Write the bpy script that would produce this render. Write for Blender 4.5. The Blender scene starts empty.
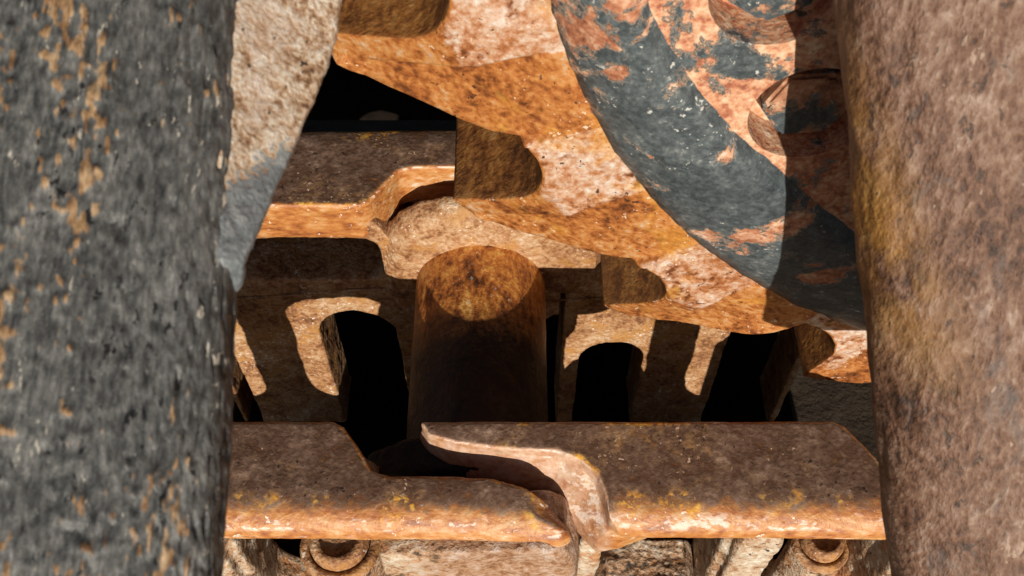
import bpy, bmesh, math, random
import numpy as np
from mathutils import Vector, Matrix, noise

# ------------------------------------------------------------------ camera, sky, sun, exposure
scene = bpy.context.scene
col = scene.collection
R = math.radians
ELEV = R(55)
cam_d = bpy.data.cameras.new('camera')
cam = bpy.data.objects.new('camera', cam_d); col.objects.link(cam)
CAM = Vector((.0173, -.264, .456))
cam.location = CAM
cam.rotation_euler = (R(90) - ELEV, 0, 0)
cam_d.sensor_width = 36; cam_d.lens = 36 * 1000 / 1024
cam_d.clip_start = .005; cam_d.clip_end = 200
cam_d.dof.use_dof = True; cam_d.dof.focus_distance = .47; cam_d.dof.aperture_fstop = 32
scene.camera = cam

SUN_EL, SUN_AZ = R(22), R(3.4)        # SUN_AZ: turn of the sun from straight behind the camera (-Y), negative = from the left
w = bpy.data.worlds.new('World'); scene.world = w; w.use_nodes = True
nt = w.node_tree
bg = nt.nodes['Background']
sky = nt.nodes.new('ShaderNodeTexSky'); sky.sky_type = 'NISHITA'; sky.sun_disc = False
sky.sun_elevation = SUN_EL; sky.sun_rotation = math.pi - SUN_AZ
nt.links.new(sky.outputs[0], bg.inputs[0]); bg.inputs[1].default_value = .05
sd = bpy.data.lights.new('sun', 'SUN'); sd.energy = 5; sd.angle = R(.5); sd.color = (1, .93, .82)
sun = bpy.data.objects.new('sun', sd); col.objects.link(sun)
to_sun = Vector((math.sin(SUN_AZ) * math.cos(SUN_EL), -math.cos(SUN_AZ) * math.cos(SUN_EL), math.sin(SUN_EL)))
sun.rotation_euler = to_sun.to_track_quat('Z', 'Y').to_euler(); sun.location = to_sun * 3
vs = scene.view_settings
vs.view_transform = 'Standard'; vs.look = 'None'; vs.gamma = 1; vs.exposure = .2; vs.use_curve_mapping = False

# ------------------------------------------------------------------ materials
class NB:
    def __init__(s, name):
        s.m = bpy.data.materials.new(name); s.m.use_nodes = True
        s.t = s.m.node_tree; s.n = s.t.nodes; s.b = s.n['Principled BSDF']
        s.tc = s.n.new('ShaderNodeTexCoord'); s.v = s.tc.outputs['Object']
    def link(s, a, b): s.t.links.new(a, b)
    def val(s, sock, v):
        if hasattr(v, 'is_output') or isinstance(v, bpy.types.NodeSocket): s.link(v, sock)
        else: sock.default_value = v
    def scaled(s, sc, rot=(0, 0, 0), vec=None):
        n = s.n.new('ShaderNodeMapping'); n.inputs['Scale'].default_value = sc; n.inputs['Rotation'].default_value = rot
        s.link(vec or s.v, n.inputs[0]); return n.outputs[0]
    def noise(s, scale, detail=6, rough=.6, dist=0, vec=None):
        n = s.n.new('ShaderNodeTexNoise'); n.inputs['Scale'].default_value = scale; n.inputs['Detail'].default_value = detail
        n.inputs['Roughness'].default_value = rough; n.inputs['Distortion'].default_value = dist
        s.link(vec or s.v, n.inputs['Vector']); return n.outputs['Fac']
    def voro(s, scale, vec=None, feature='F1', rnd=1):
        n = s.n.new('ShaderNodeTexVoronoi'); n.feature = feature; n.inputs['Scale'].default_value = scale
        n.inputs['Randomness'].default_value = rnd
        s.link(vec or s.v, n.inputs['Vector']); return n.outputs['Distance']
    def ramp(s, fac, stops, interp='LINEAR'):
        n = s.n.new('ShaderNodeValToRGB'); n.color_ramp.interpolation = interp
        e = n.color_ramp.elements
        while len(e) < len(stops): e.new(.5)
        for el, (p, c) in zip(e, stops):
            el.position = p; el.color = (c, c, c, 1) if not isinstance(c, tuple) else (*c, 1)
        s.link(fac, n.inputs[0]); return n.outputs[0]
    def step(s, fac, a, b): return s.ramp(fac, [(a, 0.), (b, 1.)])
    def mix(s, f, a, b, mode='MIX'):
        n = s.n.new('ShaderNodeMix'); n.data_type = 'RGBA'; n.blend_type = mode
        s.val(n.inputs[0], f)
        for k, x in ((6, a), (7, b)):
            if isinstance(x, tuple): n.inputs[k].default_value = (*x, 1)
            else: s.link(x, n.inputs[k])
        return n.outputs[2]
    def math(s, op, a, b=0, c=None):
        n = s.n.new('ShaderNodeMath'); n.operation = op
        s.val(n.inputs[0], a); s.val(n.inputs[1], b)
        if c is not None: s.val(n.inputs[2], c)
        return n.outputs[0]
    def xyz(s, which='Object'):
        n = s.n.new('ShaderNodeSeparateXYZ'); s.link(s.tc.outputs[which], n.inputs[0]); return n.outputs
    def attr(s, name):
        n = s.n.new('ShaderNodeAttribute'); n.attribute_name = name; return n.outputs['Fac']
    def bump(s, h, strength, dist, prev=None):
        n = s.n.new('ShaderNodeBump'); n.inputs['Strength'].default_value = strength; n.inputs['Distance'].default_value = dist
        s.link(h, n.inputs['Height'])
        if prev is not None: s.link(prev, n.inputs['Normal'])
        return n.outputs[0]
    def out(s, colr, rough, normal=None, metal=0, spec=.4):
        s.val(s.b.inputs['Base Color'], (*colr, 1) if isinstance(colr, tuple) else colr)
        s.val(s.b.inputs['Roughness'], rough); s.val(s.b.inputs['Metallic'], metal)
        s.b.inputs['Specular IOR Level'].default_value = spec
        if normal is not None: s.link(normal, s.b.inputs['Normal'])
        return s.m

def layered(b, stops, sc=(18, 110, 430), wt=(.28, .5, .36), gain=2.0, vec=None, dist=.3):
    """one rough field over three scales -> crisp patches of colour; returns colour and the field itself"""
    f = None
    for k, (s_, w_) in enumerate(zip(sc, wt)):
        n = b.math('MULTIPLY', b.math('SUBTRACT', b.noise(s_, (4, 6, 3)[k], (.55, .65, .6)[k], dist if k < 2 else 0, vec), .5), w_ * gain)
        f = n if f is None else b.math('ADD', f, n)
    f = b.math('ADD', f, .5)
    return b.ramp(f, stops), f
def specks(b, scale, size, vec=None):
    """scattered hard-edged flecks"""
    n = b.math('ADD', b.noise(scale, 3, .65, .2, vec), b.math('MULTIPLY', b.math('SUBTRACT', b.noise(scale * .10, 3, .6, 0, vec), .5), .45))
    t = .83 - size * .36
    return b.step(n, t, t + .018)
def relief(b, f, k=1., fine=520, vec=None):
    n = b.bump(f, .55 * k, .0022)
    return b.bump(b.noise(fine, 3, .65, 0, vec), .55 * k, .0010, n)

M = {}
# orange rust of the sprocket teeth, paler where worn
b = NB('sprocket_rust')
c, f = layered(b, [(.14, (.05, .02, .010)), (.30, (.16, .050, .015)), (.42, (.30, .098, .024)), (.53, (.41, .155, .040)), (.64, (.46, .22, .075)), (.76, (.45, .30, .20)), (.90, (.58, .48, .41))], (22, 95, 380))
pale, f2 = layered(b, [(.20, (.17, .055, .02)), (.36, (.36, .155, .07)), (.50, (.45, .28, .185)), (.66, (.53, .43, .36)), (.86, (.68, .62, .57))], (40, 150, 480))
c = b.mix(b.step(b.math('ADD', b.math('MULTIPLY', b.attr('worn'), .62), b.math('MULTIPLY', b.math('SUBTRACT', f, .5), 1.5)), .30, .66), c, pale)
c = b.mix(b.math('MULTIPLY', b.step(b.noise(30, 5, .6, .4), .55, .63), .5), c, layered(b, [(.25, (.34, .12, .02)), (.5, (.54, .24, .03)), (.75, (.62, .36, .09))], (40, 160, 480))[0])
c = b.mix(specks(b, 420, .42), c, (.64, .48, .34)); c = b.mix(specks(b, 330, .40, b.scaled((1, 1, 1), (1, 2, 0))), c, (.06, .022, .012))
fl = layered(b, [(.18, (.035, .013, .005)), (.42, (.17, .06, .016)), (.60, (.32, .13, .032)), (.85, (.42, .24, .09))], (30, 120, 420), vec=b.scaled((1, .45, 1)))[0]
c = b.mix(b.attr('flank'), c, fl)
M['teeth'] = b.out(c, b.ramp(f, [(.2, .36), (.8, .62)]), relief(b, f, .6), 0, .5)

# rolling surface of the rails: dark worn brown on top, orange on the rounded edge
b = NB('rail_steel')
up = b.xyz('Normal')[2]
tc, f = layered(b, [(.10, (.022, .012, .008)), (.36, (.085, .043, .026)), (.52, (.130, .072, .045)), (.68, (.19, .115, .078)), (.84, (.36, .24, .165))], (26, 130, 420))
tc = b.mix(specks(b, 380, .36), tc, (.50, .35, .25)); tc = b.mix(specks(b, 420, .45, b.scaled((1, 1, 1), (2, 1, 0))), tc, (.02, .012, .009))
sc_, f2 = layered(b, [(.14, (.10, .030, .013)), (.36, (.32, .105, .026)), (.52, (.44, .185, .050)), (.68, (.50, .29, .14)), (.86, (.68, .56, .46))], (24, 100, 400), vec=b.scaled((.45, 1, 1)))
sc_ = b.mix(specks(b, 360, .40), sc_, (.74, .66, .58))
xl = b.xyz()[0]
pk = layered(b, [(.15, (.16, .06, .03)), (.38, (.34, .18, .11)), (.55, (.45, .30, .225)), (.75, (.54, .43, .36)), (.9, (.66, .58, .52))], (30, 120, 420))[0]
sc_ = b.mix(b.math('MULTIPLY', b.step(b.math('SUBTRACT', .062, xl), -.002, .004), .62), sc_, pk)
edge_glint = b.math('MULTIPLY', b.ramp(up, [(.50, 0.), (.62, 1.), (.80, 1.), (.90, 0.)]), b.step(layered(b, [(0, 0.), (1, 1.)], (60, 170, 480), vec=b.scaled((.55, 1, 1)))[1], .52, .62))
sc_ = b.mix(b.math('MULTIPLY', edge_glint, .65), sc_, (.70, .60, .52))  # pale glint along the rounded edge, a highlight painted into the colour
topm = b.step(b.math('ADD', up, b.math('MULTIPLY', b.math('SUBTRACT', f, .5), .16)), .90, .975)
c = b.mix(topm, sc_, tc)
em = b.ramp(up, [(.60, 0.), (.80, 1.), (.985, 1.), (.9992, .05)])
yel = b.math('MULTIPLY', b.math('MULTIPLY', b.step(b.noise(38, 5, .6), .53, .60), b.step(f, .44, .56)), em)
c = b.mix(yel, c, layered(b, [(.3, (.42, .15, .015)), (.55, (.60, .29, .03)), (.8, (.66, .42, .10))], (60, 200, 500))[0])
M['rail'] = b.out(c, b.mix(topm, (.50, .50, .50), b.ramp(f, [(.3, .45), (.7, .65)])), relief(b, f, .5), .0, .5)

# pale scaled castings (outer sides of the links)
b = NB('pale_casting')
c, f = layered(b, [(.14, (.030, .028, .022)), (.27, (.13, .08, .05)), (.40, (.36, .20, .105)), (.53, (.44, .325, .225)), (.70, (.54, .45, .345)), (.88, (.70, .62, .52))], (26, 110, 400), (.45, .6, .42))
c = b.mix(b.math('MULTIPLY', b.step(b.noise(60, 6, .65, .5), .57, .63), .8), c, layered(b, [(.3, (.24, .08, .03)), (.6, (.42, .18, .06)), (.8, (.52, .30, .14))], (60, 200, 500))[0])
c = b.mix(specks(b, 360, .45), c, (.04, .035, .03))
bn = layered(b, [(.14, (.06, .03, .018)), (.34, (.22, .10, .045)), (.50, (.36, .21, .125)), (.66, (.44, .32, .25)), (.84, (.56, .48, .43))], (26, 110, 400))[0]
c = b.mix(b.step(b.math('ADD', b.xyz()[0], b.math('MULTIPLY', b.math('SUBTRACT', f, .5), .04)), .196, .206), c, bn)
c = b.mix(b.step(b.math('ADD', b.math('SUBTRACT', .046, b.xyz()[0]), b.math('MULTIPLY', b.math('SUBTRACT', f, .5), .004)), -.001, .001), c, (.014, .010, .008))  # joint end painted near-black to stand in for shade in the gap
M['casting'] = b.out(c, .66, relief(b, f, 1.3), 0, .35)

# brown castings (inner sides of the links)
b = NB('brown_casting')
c, f = layered(b, [(.12, (.05, .024, .014)), (.33, (.18, .074, .028)), (.48, (.34, .165, .070)), (.63, (.44, .27, .145)), (.85, (.60, .46, .34))], (26, 120, 420))
c = b.mix(b.math('MULTIPLY', b.step(b.noise(70, 6, .65, .3), .55, .62), .7), c, (.40, .19, .05)); c = b.mix(specks(b, 400, .42), c, (.66, .54, .44))
M['inner'] = b.out(c, .66, relief(b, f, 1.1), 0, .4)

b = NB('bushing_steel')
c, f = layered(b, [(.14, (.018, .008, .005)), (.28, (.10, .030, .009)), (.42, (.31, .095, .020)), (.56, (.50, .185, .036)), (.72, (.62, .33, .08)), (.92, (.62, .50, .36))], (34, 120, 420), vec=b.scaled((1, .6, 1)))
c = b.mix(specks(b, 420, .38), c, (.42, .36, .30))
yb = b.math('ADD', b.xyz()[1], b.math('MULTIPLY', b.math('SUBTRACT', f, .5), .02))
c = b.mix(b.step(yb, -.004, .026), layered(b, [(.2, (.006, .003, .002)), (.5, (.022, .009, .004)), (.75, (.05, .020, .008)), (.92, (.12, .07, .04))], (34, 130, 420))[0], c)  # shade painted in: near-black front length, rust colours only towards the sunlit end
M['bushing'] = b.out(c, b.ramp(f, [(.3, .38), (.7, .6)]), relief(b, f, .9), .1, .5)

# chipped blue-grey paint
def paint(name, chip_lo, chip_hi, rust, scale):
    b = NB(name)
    p, f = layered(b, [(.16, (.022, .028, .032)), (.45, (.055, .067, .072)), (.66, (.098, .114, .119)), (.86, (.24, .25, .24))], (24, 150, 480))
    p = b.mix(specks(b, 380, .36), p, (.46, .46, .43))
    ch = b.math('ADD', b.noise(scale, 8, .66, .3), b.math('MULTIPLY', b.math('SUBTRACT', b.noise(300, 3, .6), .5), .10))
    r, f2 = layered(b, rust, (50, 170, 480))
    m = b.step(ch, chip_lo, chip_hi)
    edge = b.ramp(ch, [(chip_lo - .012, 0.), (chip_lo, 1.), (chip_hi + .012, 0.)])
    c = b.mix(m, p, r); c = b.mix(b.math('MULTIPLY', edge, .6), c, (.52, .40, .31))
    n = relief(b, f2, .7); n = b.bump(b.math('SUBTRACT', 1, m), .9, .0009, n)
    return b.out(c, b.mix(m, (.42, .42, .42), (.75, .75, .75)), n, 0, .5)
M['ring'] = paint('blue_grey_paint', .585, .600, [(.2, (.16, .045, .02)), (.45, (.38, .15, .075)), (.62, (.52, .30, .19)), (.82, (.66, .52, .42))], 40)
M['plate'] = paint('flaking_paint', .430, .445, [(.18, (.15, .045, .025)), (.38, (.36, .125, .065)), (.50, (.50, .24, .13)), (.64, (.60, .38, .24)), (.84, (.70, .55, .40))], 32)
M['bolt'] = paint('bolt_paint', .48, .50, [(.2, (.12, .04, .02)), (.5, (.36, .16, .085)), (.75, (.50, .32, .21))], 80)

# dark pitted bar on the left: rust standing in the long pits
b = NB('dark_pitted_steel')
lv = b.scaled((1, .30, .30))
c, f = layered(b, [(.14, (.018, .018, .017)), (.38, (.056, .056, .053)), (.58, (.098, .097, .091)), (.76, (.17, .167, .155)), (.92, (.34, .33, .30))], (50, 300, 1000), (.30, .5, .5), vec=lv)
c = b.mix(specks(b, 650, .42, lv), c, (.34, .31, .26)); c = b.mix(specks(b, 520, .45, b.scaled((1, .42, .42), (.3, 0, 0))), c, (.008, .008, .008))
r, f2 = layered(b, [(.18, (.035, .018, .009)), (.40, (.13, .066, .027)), (.58, (.26, .155, .075)), (.80, (.42, .31, .19)), (.92, (.60, .50, .38))], (60, 300, 1000), vec=lv)
m = b.step(b.math('ADD', b.attr('pit'), b.math('MULTIPLY', b.math('SUBTRACT', f2, .5), .9)), .36, .56)
c = b.mix(m, c, r)
n = b.bump(f, .6, .0010); n = b.bump(b.noise(1100, 3, .65, 0, lv), .4, .0005, n)
M['dark_bar'] = b.out(c, b.ramp(f, [(.3, .42), (.7, .65)]), n, 0, .5)

b = NB('brown_rusted_steel')
lv = b.scaled((1, .5, .5))
c, f = layered(b, [(.14, (.030, .016, .011)), (.36, (.090, .042, .024)), (.52, (.145, .074, .045)), (.68, (.20, .122, .084)), (.86, (.31, .22, .17))], (45, 190, 760), (.35, .55, .45), vec=lv)
c = b.mix(b.math('MULTIPLY', b.step(b.noise(75, 6, .65, .4, lv), .56, .64), .38), c, (.085, .092, .095)); c = b.mix(b.math('MULTIPLY', specks(b, 330, .34, lv), .6), c, (.40, .30, .22))
c = b.mix(b.math('MULTIPLY', b.attr('ochre'), b.step(b.noise(80, 5, .65, 0, lv), .34, .50)), c, layered(b, [(.2, (.14, .055, .012)), (.5, (.28, .135, .030)), (.8, (.40, .25, .09))], (50, 200, 700), vec=lv)[0])
c = b.mix(b.math('MULTIPLY', specks(b, 260, .46, lv), .75), c, (.035, .022, .016))
n = b.bump(f, .65, .0018); n = b.bump(b.noise(700, 3, .65, 0, lv), .5, .0006, n)
M['brown_bar'] = b.out(c, .58, n, 0, .4)

# gusset: flaking rust above, bare grey paint below
b = NB('gusset_scale')
r, f = layered(b, [(.12, (.05, .028, .016)), (.28, (.20, .105, .052)), (.40, (.37, .235, .14)), (.53, (.50, .395, .29)), (.70, (.62, .56, .48)), (.88, (.74, .70, .64))], (60, 260, 850), (.35, .55, .45))
r = b.mix(b.math('MULTIPLY', b.step(b.noise(60, 5, .6), .52, .60), .35), r, (.36, .20, .12)); r = b.mix(specks(b, 420, .42), r, (.035, .025, .018))
p, f2 = layered(b, [(.18, (.075, .085, .09)), (.5, (.15, .165, .172)), (.8, (.29, .30, .295))], (60, 260, 850))
m = b.step(b.math('ADD', b.attr('grey'), b.math('MULTIPLY', b.math('SUBTRACT', f, .5), .8)), .46, .56)
n = b.bump(b.mix(m, f, f2), .55, .0012); n = b.bump(b.noise(900, 3, .65), .35, .0005, n)
M['gusset'] = b.out(b.mix(m, r, p), b.mix(m, (.75, .75, .75), (.45, .45, .45)), n, 0, .4)

b = NB('shade_black_steel')
c = b.ramp(b.noise(40, 8, .7), [(.35, (.006, .004, .003)), (.6, (.012, .008, .006)), (.75, (.02, .013, .009))])  # near-black colour stands in for deep shade under and behind the links
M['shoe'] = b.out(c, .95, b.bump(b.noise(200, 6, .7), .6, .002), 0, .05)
b = NB('dark_soil')
c = b.ramp(b.noise(9, 10, .7), [(.35, (.025, .018, .012)), (.65, (.07, .05, .035))])
M['soil'] = b.out(c, .95, b.bump(b.noise(40, 8, .7), .8, .02), 0, .1)

# ------------------------------------------------------------------ helpers
def tag(o, label=None, cat=None, group=None, kind=None):
    if label: o['label'] = label
    if cat: o['category'] = cat
    if group: o['group'] = group
    if kind: o['kind'] = kind
    return o
def empty(name, loc=(0, 0, 0), **k):
    o = bpy.data.objects.new(name, None); col.objects.link(o); o.location = loc; o.empty_display_size = .02
    return tag(o, **k)
def put(name, me, mat, parent=None):
    if isinstance(me, bmesh.types.BMesh):
        bm = me; bmesh.ops.recalc_face_normals(bm, faces=bm.faces)
        me = bpy.data.meshes.new(name); bm.to_mesh(me); bm.free()
    if not me.materials: me.materials.append(M[mat])
    o = bpy.data.objects.new(name, me); col.objects.link(o)
    if parent: o.parent = parent
    return o
def smooth(me):
    for p in me.polygons: p.use_smooth = True
def prism(bm, outline, holes, to3, a0, a1):
    """closed prism of a 2D outline with holes; to3(u, v, a) places it"""
    t = bmesh.new()
    def loop(pts):
        vs_ = [t.verts.new((u, v, 0)) for u, v in pts]
        for i in range(len(vs_)): t.edges.new((vs_[i - 1], vs_[i]))
    loop(outline)
    for h in holes: loop(h)
    bmesh.ops.triangle_fill(t, use_beauty=True, use_dissolve=False, edges=t.edges[:])
    g = bmesh.ops.extrude_face_region(t, geom=t.faces[:])
    top = {e for e in g['geom'] if isinstance(e, bmesh.types.BMVert)}
    for v in t.verts: v.co = to3(v.co.x, v.co.y, a1 if v in top else a0)
    bmesh.ops.recalc_face_normals(t, faces=t.faces)
    me = bpy.data.meshes.new('tmp'); t.to_mesh(me); t.free(); bm.from_mesh(me); bpy.data.meshes.remove(me)
def remesh(bm, voxel, smooth_it=2, amp=.0006, scale=45, seed=0):
    """weld overlapping solids into one casting with softened edges and an uneven skin"""
    me = bpy.data.meshes.new('tmp'); bm.to_mesh(me); bm.free()
    o = bpy.data.objects.new('tmp', me); col.objects.link(o)
    m = o.modifiers.new('r', 'REMESH'); m.mode = 'VOXEL'; m.voxel_size = voxel
    if smooth_it:
        s = o.modifiers.new('s', 'SMOOTH'); s.factor = .5; s.iterations = smooth_it
    r = bpy.data.meshes.new_from_object(o.evaluated_get(bpy.context.evaluated_depsgraph_get()))
    bpy.data.objects.remove(o); bpy.data.meshes.remove(me)
    off = Vector((seed * 3.1, seed * 1.7, 0))
    nv = [v.normal.copy() for v in r.vertices]
    for v, n in zip(r.vertices, nv):
        q = v.co * scale + off
        v.co += n * (noise.noise(q) * amp + noise.noise(q * 3.3) * amp * .5 + noise.noise(q * 9) * amp * .25)
    smooth(r); return r
def arc(cx, cy, r, a0, a1, n): return [(cx + r * math.cos(R(a0 + (a1 - a0) * i / n)), cy + r * math.sin(R(a0 + (a1 - a0) * i / n))) for i in range(n + 1)]
def rrect(x0, x1, y0, y1, r, n=5):
    return arc(x1 - r, y0 + r, r, -90, 0, n) + arc(x1 - r, y1 - r, r, 0, 90, n) + arc(x0 + r, y1 - r, r, 90, 180, n) + arc(x0 + r, y0 + r, r, 180, 270, n)
def chaikin(pts, it=2):
    for _ in range(it):
        q = []
        for i in range(len(pts)):
            a, b_ = pts[i - 1], pts[i]
            q += [(a[0] * .75 + b_[0] * .25, a[1] * .75 + b_[1] * .25), (a[0] * .25 + b_[0] * .75, a[1] * .25 + b_[1] * .75)]
        pts = q
    return pts

# ------------------------------------------------------------------ setting: the ground far below the shoes
bm = bmesh.new()
bmesh.ops.create_grid(bm, x_segments=60, y_segments=60, size=6)
for v in bm.verts: v.co.z = -.24 + .012 * noise.noise(v.co * 3)
tag(put('ground', bm, 'soil'), kind='structure')

# ------------------------------------------------------------------ track chain
P = .2185           # pitch
ZT = .065           # height of the rolling surface over the pins
# plan of the rail head (x from the left pin, o outward from the middle of the chain)
RAIL = [(-.0235, .0606), (.05, .0606), (.12, .0606), (.157, .0606), (.1625, .0632), (.170, .0735), (.1765, .0840), (.184, .0862), (.205, .0866),
        (.2265, .0872), (.2410, .0915), (.2530, .0990), (.2600, .1070), (.2605, .1110), (.2560, .1135), (.245, .1130), (.22, .1105), (.16, .1100), (.11, .1095),
        (.075, .1095), (.062, .1088), (.0575, .1045), (.0560, .0955), (.0530, .0865), (.0460, .0795), (.0360, .0760), (.0120, .0745), (-.008, .0715), (-.0195, .0680)]
SHOULDER = [(-.0255, .0600), (.08, .0612), (.09, .075), (.08, .1000), (.064, .1060), (.0545, .1078), (.0505, .1040), (.0435, .0950), (.0310, .0845), (.0130, .0790), (-.0115, .0755), (-.0200, .0690)]
SHOULDER_TOP = [(-.0235, .0606), (.08, .0612), (.09, .075), (.08, .0980), (.066, .1000), (.0640, .1010), (.0610, .0950), (.0550, .0860), (.0400, .0775), (.0140, .0752), (-.0100, .0720), (-.0190, .0680)]
def crown(me, s, zb, kc):
    """roll the outer edge of the rail over: vertices sink with their distance from the edge"""
    co = np.empty(len(me.vertices) * 3); me.vertices.foreach_get('co', co); co = co.reshape(-1, 3)
    p = np.stack([co[:, 0], s * co[:, 1]], 1)
    if s > 0: p[:, 1] -= np.clip(p[:, 1] - .1, 0, 1) * .355
    drop = np.zeros(len(p))
    n = len(RAIL)
    for grp, wd, h in ((range(11, 20), .019 * (.4 + .6 * kc), .0120 * kc), (list(range(20, n)) + list(range(0, 11)), .0030, .0014)):
        d = np.full(len(p), 9.)
        for i in grp:
            a, b_ = np.array(RAIL[i % n]), np.array(RAIL[(i + 1) % n]); ab = b_ - a
            t = np.clip(((p - a) @ ab) / (ab @ ab), 0, 1)
            d = np.minimum(d, np.hypot(*(p - (a + t[:, None] * ab)).T))
        u = np.clip(1 - d / wd, 0, 1)
        drop = np.maximum(drop, h * (1 - np.sqrt(1 - u ** 2.2 * .985)))
    k = np.clip((co[:, 2] - zb) / (ZT - zb), 0, 1)
    co[:, 2] -= drop * k
    me.vertices.foreach_set('co', co.ravel()); me.update()
def link(X0, side, label, seed, left, right):
    s = side
    near = s < 0
    root = empty('track_link', (X0, 0, 0), label=label, cat='track link', group='links of the track chain')
    plan = lambda u, v, a: Vector((u, s * v, a))
    elev = lambda u, v, a: Vector((u, s * a, v))
    # rail head: crowned prism with the lower shoulder beside its narrow end
    bm = bmesh.new()
    zb = .0525 if near else .038
    prism(bm, RAIL if near else [(max(x, .002), o + max(0, o - .1) * .55) for x, o in RAIL if x > -.01] , [], plan, zb, ZT)
    for k in range(9 if near else 0):                      # sloping shoulder
        t = k / 8
        prism(bm, [(a[0] + (c_[0] - a[0]) * t, a[1] + (c_[1] - a[1]) * t) for a, c_ in zip(SHOULDER, SHOULDER_TOP)], [], plan, .030, .0440 + .0165 * t)
    r = remesh(bm, .0011, 3, .0004, 60, seed)
    crown(r, s, zb, 1. if near else .28)
    put('rail_head', r, 'rail', root)
    # side plate: web with its windows and the two pin bosses
    bm = bmesh.new()
    if near:
        holes = [rrect(*h_, -.082, .0455, min(.0225, (h_[1] - h_[0]) / 2 - .0004), 9) for h_ in (left, right)]
    else:
        rl = .020 if X0 > -.1 else .005
        holes = [arc(left, -.088, rl, 0, 180, 12) + [(left - rl - .0004, -.1749), (left + rl + .0004, -.1749)], arc(right, -.058, .0235, 0, 180, 12) + [(right - .0238, -.1749), (right + .0238, -.1749)],  # lower arches cut so the web stays black where nut shadows fall
                 rrect(.066, .165, -.0020, .036, .010)]
    we = .186 if near else (.202 if X0 > -.1 else .180)
    web = [(.048, -.175), (we, -.175), (we, .016), (we - .016, .050), (.070, .050), (.056, .036), (.048, .020)]
    prism(bm, web, holes, elev, .062 if not near else .070, .1000)
    # inner boss (holds the bushing) and outer boss (holds the pin)
    prism(bm, arc(0, -.002, .054, 120, 325, 26) + [(.045, -.045), (.045, .030)], [], elev, .0600, .0790)
    hd = [(-.0545, -.012), (-.0548, .010), (-.053, .026), (-.049, .038), (-.042, .048), (-.032, .055), (-.018, .0595), (.0, .061), (.060, .061), (.064, .040), (.063, .0), (.058, -.012)]
    for k in range(9):                                     # rounded head that the bushing is pressed into
        t = k / 8; g = .80 + .20 * math.sin(t * math.pi / 2); zc = 1.03 if not near else .82
        prism(bm, [(x * g if x < 0 else x, (z * g + (1 - g) * .012) * zc) for x, z in hd], [], elev, .0572 + .0130 * (1 - math.cos(t * math.pi / 2)) if not near else .0600, .0705 if not near else .0765)
    prism(bm, arc(P, 0, .045, -130, 130, 24), [], elev, .0890, .1130)
    for k in range(6):                                     # lobe of the outer end, rounded towards its face
        t = k / 5; g = .90 + .10 * math.sin(t * math.pi / 2)
        prism(bm, [(x if x < P else P + (x - P) * g, z) for x, z in ((.180, -.05), (.235, -.05), (.255, -.035), (.2635, -.012), (.2660, .012), (.2645, .034), (.2590, .050), (.250, .0560), (.180, .0500))], [], elev, .0888, .1160 - .0075 * (1 - math.cos(t * math.pi / 2)))
    if near:
        prism(bm, arc(P, -.012, .020, 0, 360, 20)[:-1], [], elev, .112, .1190)
        prism(bm, rrect(.049, .182, -.175, -.088, .01), [], elev, .070, .1085)
        prism(bm, rrect(.176, .250, -.175, -.040, .01), [], elev, .0890, .1060)
        prism(bm, rrect(left[1] + .004, right[0] - .004, -.12, .045, .006), [], elev, .096, .1065)      # rib between the windows
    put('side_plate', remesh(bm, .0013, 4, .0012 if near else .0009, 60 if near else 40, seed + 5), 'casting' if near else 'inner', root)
    if not near:                                            # forging seam along the web
        bm = bmesh.new()
        pts = [Vector((.02 + i * .006, .0613, -.024 + .0011 * math.sin(i * .4) + i * .0006)) for i in range(26)]
        for i in range(25):
            d = Vector((0, 0, .0006))
            vv = [bm.verts.new(p) for p in (pts[i] - d, pts[i + 1] - d, pts[i + 1] + Vector((0, -.0007, 0)), pts[i] + Vector((0, -.0007, 0)), pts[i] + d, pts[i + 1] + d)]
            bm.faces.new((vv[0], vv[1], vv[2], vv[3])); bm.faces.new((vv[3], vv[2], vv[5], vv[4]))
        put('forging_seam', bm, 'inner', root)
    if near:
        for k, (x, zt, o_, sz) in enumerate(((.1530 if X0 < 0 else .1660, -.010, .0885, 1 if X0 < 0 else .72),)):
            nut = bmesh.new()
            prism(nut, arc(x, s * o_, .0205 * sz, 0 + 13 * k, 360 + 13 * k, 6)[:-1], [], lambda u, v, a: Vector((u, v, a)), -.085, zt)
            bmesh.ops.bevel(nut, geom=nut.edges[:] , offset=.0022, segments=2, affect='EDGES', profile=.6)
            n_ = put('nut', nut, 'casting', root); smooth(n_.data)
            bo = bmesh.new()
            prof = [(.0142, zt - .002), (.0142, zt + .006), (.0125, zt + .009), (.0095, zt + .0095), (.0088, zt + .0075), (.004, zt + .0065), (.0, zt + .0065)]
            rings = []
            for (rr, zz) in prof[:-1]: rr *= sz; rings.append([bo.verts.new((x + rr * math.cos(t * math.tau / 28), s * o_ + rr * math.sin(t * math.tau / 28), zz)) for t in range(28)])
            for i in range(len(rings) - 1):
                for t in range(28): bo.faces.new((rings[i][t - 1], rings[i][t], rings[i + 1][t], rings[i + 1][t - 1]))
            bo.faces.new(rings[-1])
            b_ = put('bolt_end', bo, 'inner', n_); smooth(b_.data)
            wa = bmesh.new()
            rings = [[wa.verts.new((x + sz * rr * math.cos(t * math.tau / 32), s * o_ + sz * rr * math.sin(t * math.tau / 32), zz)) for t in range(32)]
                     for rr, zz in ((.0150, zt - .001), (.0150, zt + .0025), (.0185, zt + .0022), (.0196, zt - .001))]
            for i in range(3):
                for t in range(32): wa.faces.new((rings[i][t - 1], rings[i][t], rings[i + 1][t], rings[i + 1][t - 1]))
            w_ = put('washer', wa, 'inner', n_); smooth(w_.data)
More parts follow.
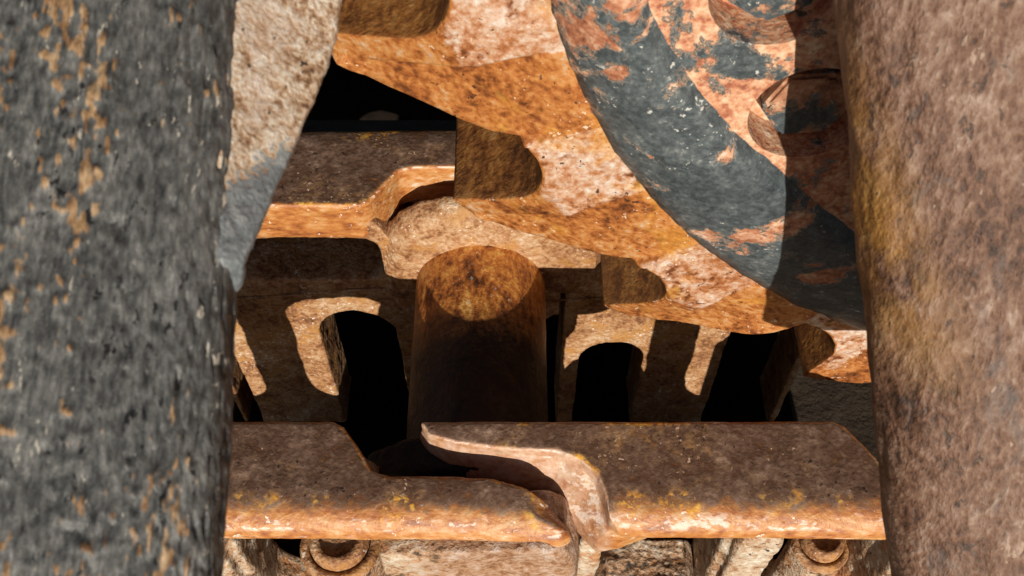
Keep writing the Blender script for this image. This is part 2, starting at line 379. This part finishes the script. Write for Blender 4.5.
    if near and X0 > -.1:                                   # earth caked in the left window
        bm = bmesh.new(); bmesh.ops.create_grid(bm, x_segments=60, y_segments=50, size=.5)
        for v in bm.verts:
            x, y = v.co.x, v.co.y; e_ = min(.5 - abs(x), .5 - abs(y)) * 2
            p = Vector((.084 + x * .058, s * (.089 + y * .034), 0)); q = p * 70
            v.co = Vector((p.x, p.y, -.066 + .034 * min(1, e_ * 3) ** .5 + .004 * noise.noise(q * .6) + .0012 * noise.noise(q * 2) + .0006 * noise.noise(q * 7)))
        o = put('caked_dirt', bm, 'casting', root); smooth(o.data)
    return root
link(-P, -1, 'front left track link whose round end overlaps at bottom centre, worn brown rail top', 1, (.0520, .082), (.1110, .1760))
link(0, -1, 'front right track link with long rail running along the bottom right', 2, (.0585, .1120), (.1385, .1785))
link(-P, 1, 'back left track link with dark rail top beside the grey gusset', 3, .0560, .1425)
link(0, 1, 'back right track link with round inner boss holding the bushing, partly behind the sprocket', 4, .0800, .1735)

# bushing between the two rails (a collar seats it in each boss) and the pin inside
def turned(name, prof, X, Z, mat, parent, seg=72, amp=.0004):
    """prof: (radius, y) pairs turned about the Y axis"""
    bm = bmesh.new(); rings = []
    for (rr, y) in prof:
        rings.append([bm.verts.new((X + rr * math.cos(t * math.tau / seg), y, Z + rr * math.sin(t * math.tau / seg))) for t in range(seg)])
    for i in range(len(rings) - 1):
        for t in range(seg): bm.faces.new((rings[i][t - 1], rings[i][t], rings[i + 1][t], rings[i + 1][t - 1]))
    bm.faces.new(rings[0]); bm.faces.new(rings[-1])
    for v in bm.verts:
        q = v.co * 40; d = Vector((v.co.x - X, 0, v.co.z - Z))
        if d.length > 1e-5: v.co += d.normalized() * (noise.noise(q) * amp + noise.noise(q * 4) * amp * .5)
    o = put(name, bm, mat, parent); smooth(o.data); return o
for X, lab in ((0, 'rusty round bushing bridging the two rails at the centre, top catching the sun'), (-P, 'round bushing hidden behind the dark bar at left'), (P, 'round bushing seated in the sprocket behind the brown bar at right')):
    if X != 0: continue
    root = empty('track_bushing', (0, 0, 0), label=lab, cat='bushing')
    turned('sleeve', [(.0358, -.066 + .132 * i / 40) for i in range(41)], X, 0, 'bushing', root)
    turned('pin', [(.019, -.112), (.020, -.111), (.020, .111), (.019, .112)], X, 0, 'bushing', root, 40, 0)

# shoes under the links
def shoe(X, label):
    root = empty('track_shoe', (X, 0, -.177), label=label, cat='track shoe', group='shoes under the chain')
    bm = bmesh.new()
    outl = [(-.108, -.001), (.1075, -.001), (.1075, -.013), (.085, -.014), (.080, -.045), (.070, -.045), (.064, -.015), (-.09, -.014), (-.108, -.008)]
    prism(bm, outl, [], lambda u, v, a: Vector((u, a, v)), -.31, .31)
    put('plate', bm, 'shoe', root)
for k, lab in ((-1, 'shoe plate coloured black for the shade under the left links'), (0, 'shoe plate coloured black for the shade under the links right of the bushing')):
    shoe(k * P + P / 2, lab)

# dark plate added behind the back rail to block sky light
root = empty('sky_block_plate', (0, .36, -.176), label='black plate added behind the back rail to block sky light', cat='added plate')
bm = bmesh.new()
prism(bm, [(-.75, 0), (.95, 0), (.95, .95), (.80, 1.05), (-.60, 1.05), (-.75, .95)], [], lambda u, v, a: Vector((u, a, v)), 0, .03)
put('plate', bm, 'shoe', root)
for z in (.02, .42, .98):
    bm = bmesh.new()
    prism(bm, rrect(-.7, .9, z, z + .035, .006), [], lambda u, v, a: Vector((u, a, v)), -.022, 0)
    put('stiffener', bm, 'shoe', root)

# ------------------------------------------------------------------ sprocket
SX, SZ = .2894, .333
root = empty('drive_sprocket', (SX, 0, SZ), label='large rusty drive sprocket with blunt worn teeth and dark painted hub ring', cat='sprocket')
TIPS = [-163.3, -147.8, -131.3, -115.3, -96.0]
TIPS += [-96 + 18.25 * i for i in range(1, 16)]
LONG = [(0, .3468), (1.3, .3455), (3.0, .3410), (4.8, .3345), (6.5, .3265), (8.3, .3205), (9.8, .3155), (10.8, .3110), (11.5, .3055), (12, .3030)]
STEEP = [(-6, .3035), (-4.6, .3030), (-3.2, .3045), (-2.1, .3075), (-1.1, .3120), (-.5, .3175), (-.22, .3250), (-.1, .3410), (0, .3468)]
RADD = {0: .0085, 1: .0035, 2: .002, 3: -.030}
VADD = {3: -.0235}
TAPER = {3: .10}                               # this tooth keeps its full width to the tip                    # a little more metal left on these teeth
def lerp(tab, x):
    if x <= tab[0][0]: return tab[0][1]
    for (a, ra), (b_, rb) in zip(tab, tab[1:]):
        if x <= b_: return ra + (rb - ra) * (x - a) / (b_ - a)
    return tab[-1][1]
sam = []                                      # (theta, r, angle from the tip: 0..1 land weight)
for i, t in enumerate(TIPS):
    t2 = TIPS[i + 1] if i + 1 < len(TIPS) else TIPS[0] + 360
    S = t2 - t
    ds = sorted({round(x, 3) for x in [k * .45 for k in range(int((S - 6) / .45))] + [k * .12 for k in range(26)] + [S - 7 + k * .12 for k in range(14)] + [S - 6 + k * .3 for k in range(20)] + [S - 1.2 + k * .1 for k in range(12)] if x < S - .02})
    for d in ds:
        r = lerp([(a * (S - 6) / 12, q) for a, q in LONG], d) if d <= S - 6 else lerp(STEEP, d - S)
        wv = max(0., min(1., (d / S - .25) / .45)); wv = wv * wv * (3 - 2 * wv)
        tp = TAPER.get(i, 1) * (1 - wv) + TAPER.get(i + 1, 1) * wv
        rv = .3035 + VADD.get(i + 1, -.0065) * max(0., min(1., d / (S - 6)))
        rt = .3468 + RADD.get(i if d <= S - 6 else i + 1, 0)
        r = rv + (r - .3030) / .0438 * (rt - rv)
        land = 0.
        dd = d - S if d > S * .6 else d
        land = max(0., min(1., (dd + 6.6) / .35)) if d > S * .6 else max(0., min(1., (1.9 - d) / .35))
        sam.append((t + d, r, land, tp))
for _ in range(1):
    sam = [(th, .25 * sam[i - 1][1] + .5 * r + .25 * sam[(i + 1) % len(sam)][1], l, tp) for i, (th, r, l, tp) in enumerate(sam)]
bm = bmesh.new()
lw = bm.verts.layers.float.new('worn'); lf = bm.verts.layers.float.new('flank')
R0, NR, NW, RB = .2600, 26, 26, .0014
def face_y(r, rp, land, tp):
    tooth = -.0300 + .0225 * max(0, min(1, (r - .272) / (.342 - .272))) ** 1.15
    flat = -.0290 + .0015 * (r - .272) / .03 if r < .3015 else -.0275 + .020 * (r - .3015) / .0415
    y = tooth + (flat - tooth) * land
    return -.0295 + (y + .0295) * tp if y > -.0295 else y
rows = []
YC = .020
for th, rp, land, tp in sam:
    cs, sn = math.cos(R(th)), math.sin(R(th))
    colv = []
    pts = []
    for k in range(NR):
        r = R0 + (rp - RB - R0) * k / (NR - 1)
        wear = land * (1 if r < .303 else max(0, 1 - (r - .303) / .004))
        pts.append((r, face_y(r, rp, land, tp), wear, 0.))
    yn = face_y(rp, rp, land, tp); yf = 2 * YC - yn
    for k in range(1, 5):
        a = k / 4 * math.pi / 2; pts.append((rp - RB + RB * math.sin(a), yn + RB * (1 - math.cos(a)), 0., 0. if k < 3 else .6))
    for k in range(1, NW): pts.append((rp, yn + RB + (yf - yn - 2 * RB) * k / NW, 0., 1.))
    for k in range(4, -1, -1):
        a = k / 4 * math.pi / 2; pts.append((rp - RB + RB * math.sin(a), yf - RB * (1 - math.cos(a)), 0., 0.))
    for k in range(5, -1, -1):
        r = R0 + (rp - RB - R0) * k / 6; pts.append((r, 2 * YC - face_y(r, rp, land, tp), 0., 0.))
    for (r, y, wr, fl) in pts:
        p = Vector((r * cs, y, r * sn)); q = p * 45
        u = noise.noise(q) * .0005 + noise.noise(q * 2.7) * .0004 + noise.noise(q * 8) * .0003
        p += Vector((cs * u * .6, u, sn * u * .6)) if r > R0 + .002 else Vector()
        v = bm.verts.new(p); v[lw] = wr; v[lf] = fl; colv.append(v)
    rows.append(colv)
n = len(rows)
for i in range(n):
    a, c_ = rows[i], rows[(i + 1) % n]
    for k in range(len(a) - 1): bm.faces.new((a[k], c_[k], c_[k + 1], a[k + 1]))
o = put('toothed_rim', bm, 'teeth', root); smooth(o.data)

# painted hub ring: rounded band standing proud of the teeth, with an uneven seam to the bolt plate
def seam(th):                                  # radius of the seam; it runs flatter than a circle between plate segments
    x = ((th + 169) % 72) / 72
    return .2448 - .0235 * math.sin(x * math.pi) ** 1.4
bm = bmesh.new(); rows = []
NT = 480
for i in range(NT):
    th = -180 + 360 * i / NT; cs, sn = math.cos(R(th)), math.sin(R(th)); g = seam(th)
    out = .2695 + .0008 * noise.noise(Vector((th * .3, 0, 0))) + .0007 * noise.noise(Vector((th * 1.1, 5, 0)))
    prof = [(out - .004, -.018), (out - .0005, -.027), (out, -.0312)]
    for k in range(1, 9):
        a = k / 8; prof.append((out - (out - g - .003) * a, -.0318 - .0125 * math.sin(min(1, a * 1.15) * math.pi / 2) + .001 * a * a))
    prof += [(g + .0015, -.0425), (g, -.0400), (g - .003, -.0385)]
    cv = []
    for r, y in prof:
        p = Vector((r * cs, y, r * sn)); q = p * 60
        p.y += noise.noise(q) * .0005 + noise.noise(q * 4) * .0003
        cv.append(bm.verts.new(p))
    rows.append(cv)
for i in range(NT):
    a, c_ = rows[i], rows[(i + 1) % NT]
    for k in range(len(a) - 1): bm.faces.new((a[k], c_[k], c_[k + 1], a[k + 1]))
o = put('hub_ring', bm, 'ring', root); smooth(o.data)

# bolt plate with counterbored holes
BA = [q + 36 * i for i in range(10) for q in (-149.9, -164.4)]; BR = .2060; HR = .0195
bm = bmesh.new(); rows = []
prof = [(.2475, -.010), (.2475, -.0392), (.11, -.0392), (.11, -.010)]
for i in range(180):
    th = math.tau * i / 180
    rows.append([bm.verts.new((r * math.cos(th), y, r * math.sin(th))) for r, y in prof])
for i in range(180):
    for k in range(4): bm.faces.new((rows[i - 1][k], rows[i][k], rows[i][(k + 1) % 4], rows[i - 1][(k + 1) % 4]))
bmesh.ops.recalc_face_normals(bm, faces=bm.faces)
me = bpy.data.meshes.new('plate'); bm.to_mesh(me); bm.free()
po = bpy.data.objects.new('tmp', me); col.objects.link(po)
bm = bmesh.new()
for a in BA:
    prism(bm, arc(BR * math.cos(R(a)), BR * math.sin(R(a)), HR, 0, 360, 40)[:-1], [], lambda u, v, y: Vector((u, y, v)), -.06, -.0235)
cm = bpy.data.meshes.new('cut'); bm.to_mesh(cm); bm.free()
co = bpy.data.objects.new('cut', cm); col.objects.link(co)
md = po.modifiers.new('b', 'BOOLEAN'); md.object = co; md.operation = 'DIFFERENCE'; md.solver = 'EXACT'
bv = po.modifiers.new('v', 'BEVEL'); bv.width = .0014; bv.segments = 3; bv.limit_method = 'ANGLE'
pm = bpy.data.meshes.new_from_object(po.evaluated_get(bpy.context.evaluated_depsgraph_get()))
bpy.data.objects.remove(po); bpy.data.objects.remove(co)
put('bolt_plate', pm, 'plate', root)
for k, a in enumerate(BA):
    x, z = BR * math.cos(R(a)), BR * math.sin(R(a))
    bm = bmesh.new()
    prism(bm, arc(x, z, .0150, 5 + 23 * k, 365 + 23 * k, 6)[:-1], [], lambda u, v, y: Vector((u, y, v)), -.0355, -.022)
    bmesh.ops.bevel(bm, geom=bm.edges[:], offset=.0012, segments=2, affect='EDGES')
    put('hex_bolt', bm, 'bolt', root)

# ------------------------------------------------------------------ foreground bars
def cam_point(px, py, depth):
    f = Vector((0, math.cos(ELEV), -math.sin(ELEV))); u = Vector((0, math.sin(ELEV), math.cos(ELEV)))
    return CAM + depth * (f + Vector((1, 0, 0)) * (px - 512) / 1000 - u * (py - 288) / 1000)
AX = Vector((0, .927, .375)).normalized()       # both bars run this way
FN = Vector((0, -.375, .927)).normalized()      # their upper faces look this way
def bar(edge, hw, hd, power, length, mat, parent, side, fn, lay, AX, seg=170, nl=300):
    """bar with a rounded-square section; edge = point on the silhouette edge, side = +1 when the edge is its right one"""
    bm = bmesh.new(); la = bm.verts.layers.float.new(lay)
    FN = Vector((0, -AX.z, AX.y)).normalized()
    c0 = edge - Vector((side * hw, 0, 0))
    rows = []
    for j in range(nl + 1):
        s = length[0] + (length[1] - length[0]) * j / nl; cv = []
        for i in range(seg):
            t = math.tau * i / seg; ct, st = math.cos(t), math.sin(t)
            x = hw * math.copysign(abs(ct) ** (2 / power), ct); d = hd * math.copysign(abs(st) ** (2 / power), st)
            nrm = (Vector((1, 0, 0)) * ct / hw + FN * st / hd).normalized()
            p = c0 + AX * s + Vector((x, 0, 0)) + FN * d
            dv, at = fn(x + c0.x, s, d)
            v = bm.verts.new(p + nrm * dv); v[la] = at; cv.append(v)
        rows.append(cv)
    for j in range(nl):
        for i in range(seg): bm.faces.new((rows[j][i - 1], rows[j][i], rows[j + 1][i], rows[j + 1][i - 1]))
    bm.faces.new(rows[0]); bm.faces.new(rows[-1])
    o = put('shaft', bm, mat, parent); smooth(o.data); return o
def pits(x, s, d):
    wob = noise.noise(Vector((x * 40, s * 30, 1))) * .004
    q = Vector(((x + wob) * 820, s * 230, d * 820)); lum = noise.noise(q) * .6 + noise.noise(q * 2.2) * .4
    zone = noise.noise(Vector((x * 120, s * 26, 3.3))) * .62 + .10 + max(0, min(1, (-.044 - x) / .03)) * .42 + max(0, min(1, (-.015 - s) / .04)) * .25
    a = max(0, min(1, (lum + zone - .50) * 1.7))
    h = a * (.0009 + .0014 * noise.noise(q * .8 + Vector((4, 4, 4)))) - max(0, noise.noise(q * .9 + Vector((9, 9, 9))) - .2) * .0020
    h += noise.noise(Vector((x * 60, s * 30, d * 60))) * .0007 + noise.noise(Vector((x * 700, s * 300, d * 700))) * .00045
    return h, a
lb = empty('dark_pitted_bar', cam_point(243, 290, .2), label='thick dark grey pitted steel bar filling the left edge', cat='steel bar')
def local(o, root):
    o.matrix_parent_inverse = Matrix.Translation(-root.location)
    return o
local(bar(cam_point(233, 300, .205), .062, .016, 3.2, (-.14, .14), 'dark_bar', lb, 1, pits, 'pit', Vector((-.012, .927, .375)).normalized(), 340, 560), lb)
# gusset: tapering plate standing out of the bar's right side
bm = bmesh.new(); lg = bm.verts.layers.float.new('grey')
A = [(150, 340), (238, 292), (243, 276), (338, 42), (338, 20), (352, -70), (150, -70)]
top = [cam_point(px, py, .232 + (px - 240) * .00010) for px, py in A]
NG = 70
# grid between the hidden left side and the free sloping edge
free = [(196, 350), (212, 322), (230, 304), (242, 286), (247, 262), (262, 225), (278, 186), (296, 145), (314, 102), (330, 62), (336, 40), (341, 10), (352, -70)]
def free_x(py):
    for (x0, y0), (x1, y1) in zip(free, free[1:]):
        if y0 >= py >= y1: return x0 + (x1 - x0) * (py - y0) / (y1 - y0)
    return free[-1][0]
rows = []
for j in range(151):
    py = 350 - 420 * j / 150; cv = []
    x1 = free_x(py) + 2.2 * noise.noise(Vector((py * .045, 2, 0))) + 1.2 * noise.noise(Vector((py * .16, 7, 0)))
    for i in range(64):
        t = i / 63
        if i < 52: px, dd = 150 + (x1 - 4 - 150) * i / 51, 0.
        else:
            a = (i - 51) / 12 * math.pi; px, dd = x1 - 4 + 4 * math.sin(a), .006 * (1 - math.cos(a)) / 2
        dep = .1985 + (288 - py) * .000046 + max(0, py - 262) * .00022 + max(0, px - 222) * .00018 + dd
        p = cam_point(px, py, dep)
        q = p * 120
        p += FN * (noise.noise(q) * .0006 + noise.noise(q * 3) * .0003)
        v = bm.verts.new(p)
        v[lg] = max(0., min(1., .5 + ((py - 166) + (px - 260) * .58) / 90)); cv.append(v)
    rows.append(cv)
for j in range(150):
    for i in range(63): bm.faces.new((rows[j][i], rows[j][i + 1], rows[j + 1][i + 1], rows[j + 1][i]))
o = local(put('gusset', bm, 'gusset', lb), lb); smooth(o.data)

def lumps(x, s, d):
    h = noise.noise(Vector((x * 90, s * 34, d * 90))) * .0010 + noise.noise(Vector((x * 230, s * 90, d * 230))) * .0005
    return h, max(0, min(1, (.137 - .25 * s - x) / .014)) * max(0, min(1, (s + .02) / .05))
rb = empty('brown_rusted_bar', cam_point(860, 288, .2), label='thick brown rusted steel bar filling the right edge', cat='steel bar')
pa, pb = cam_point(838, 0, .245), cam_point(893, 576, .300)
local(bar((pa + pb) / 2, .062, .024, 2.5, (-.097, .094), 'brown_bar', rb, -1, lumps, 'ochre', (pa - pb).normalized(), 300, 420), rb)
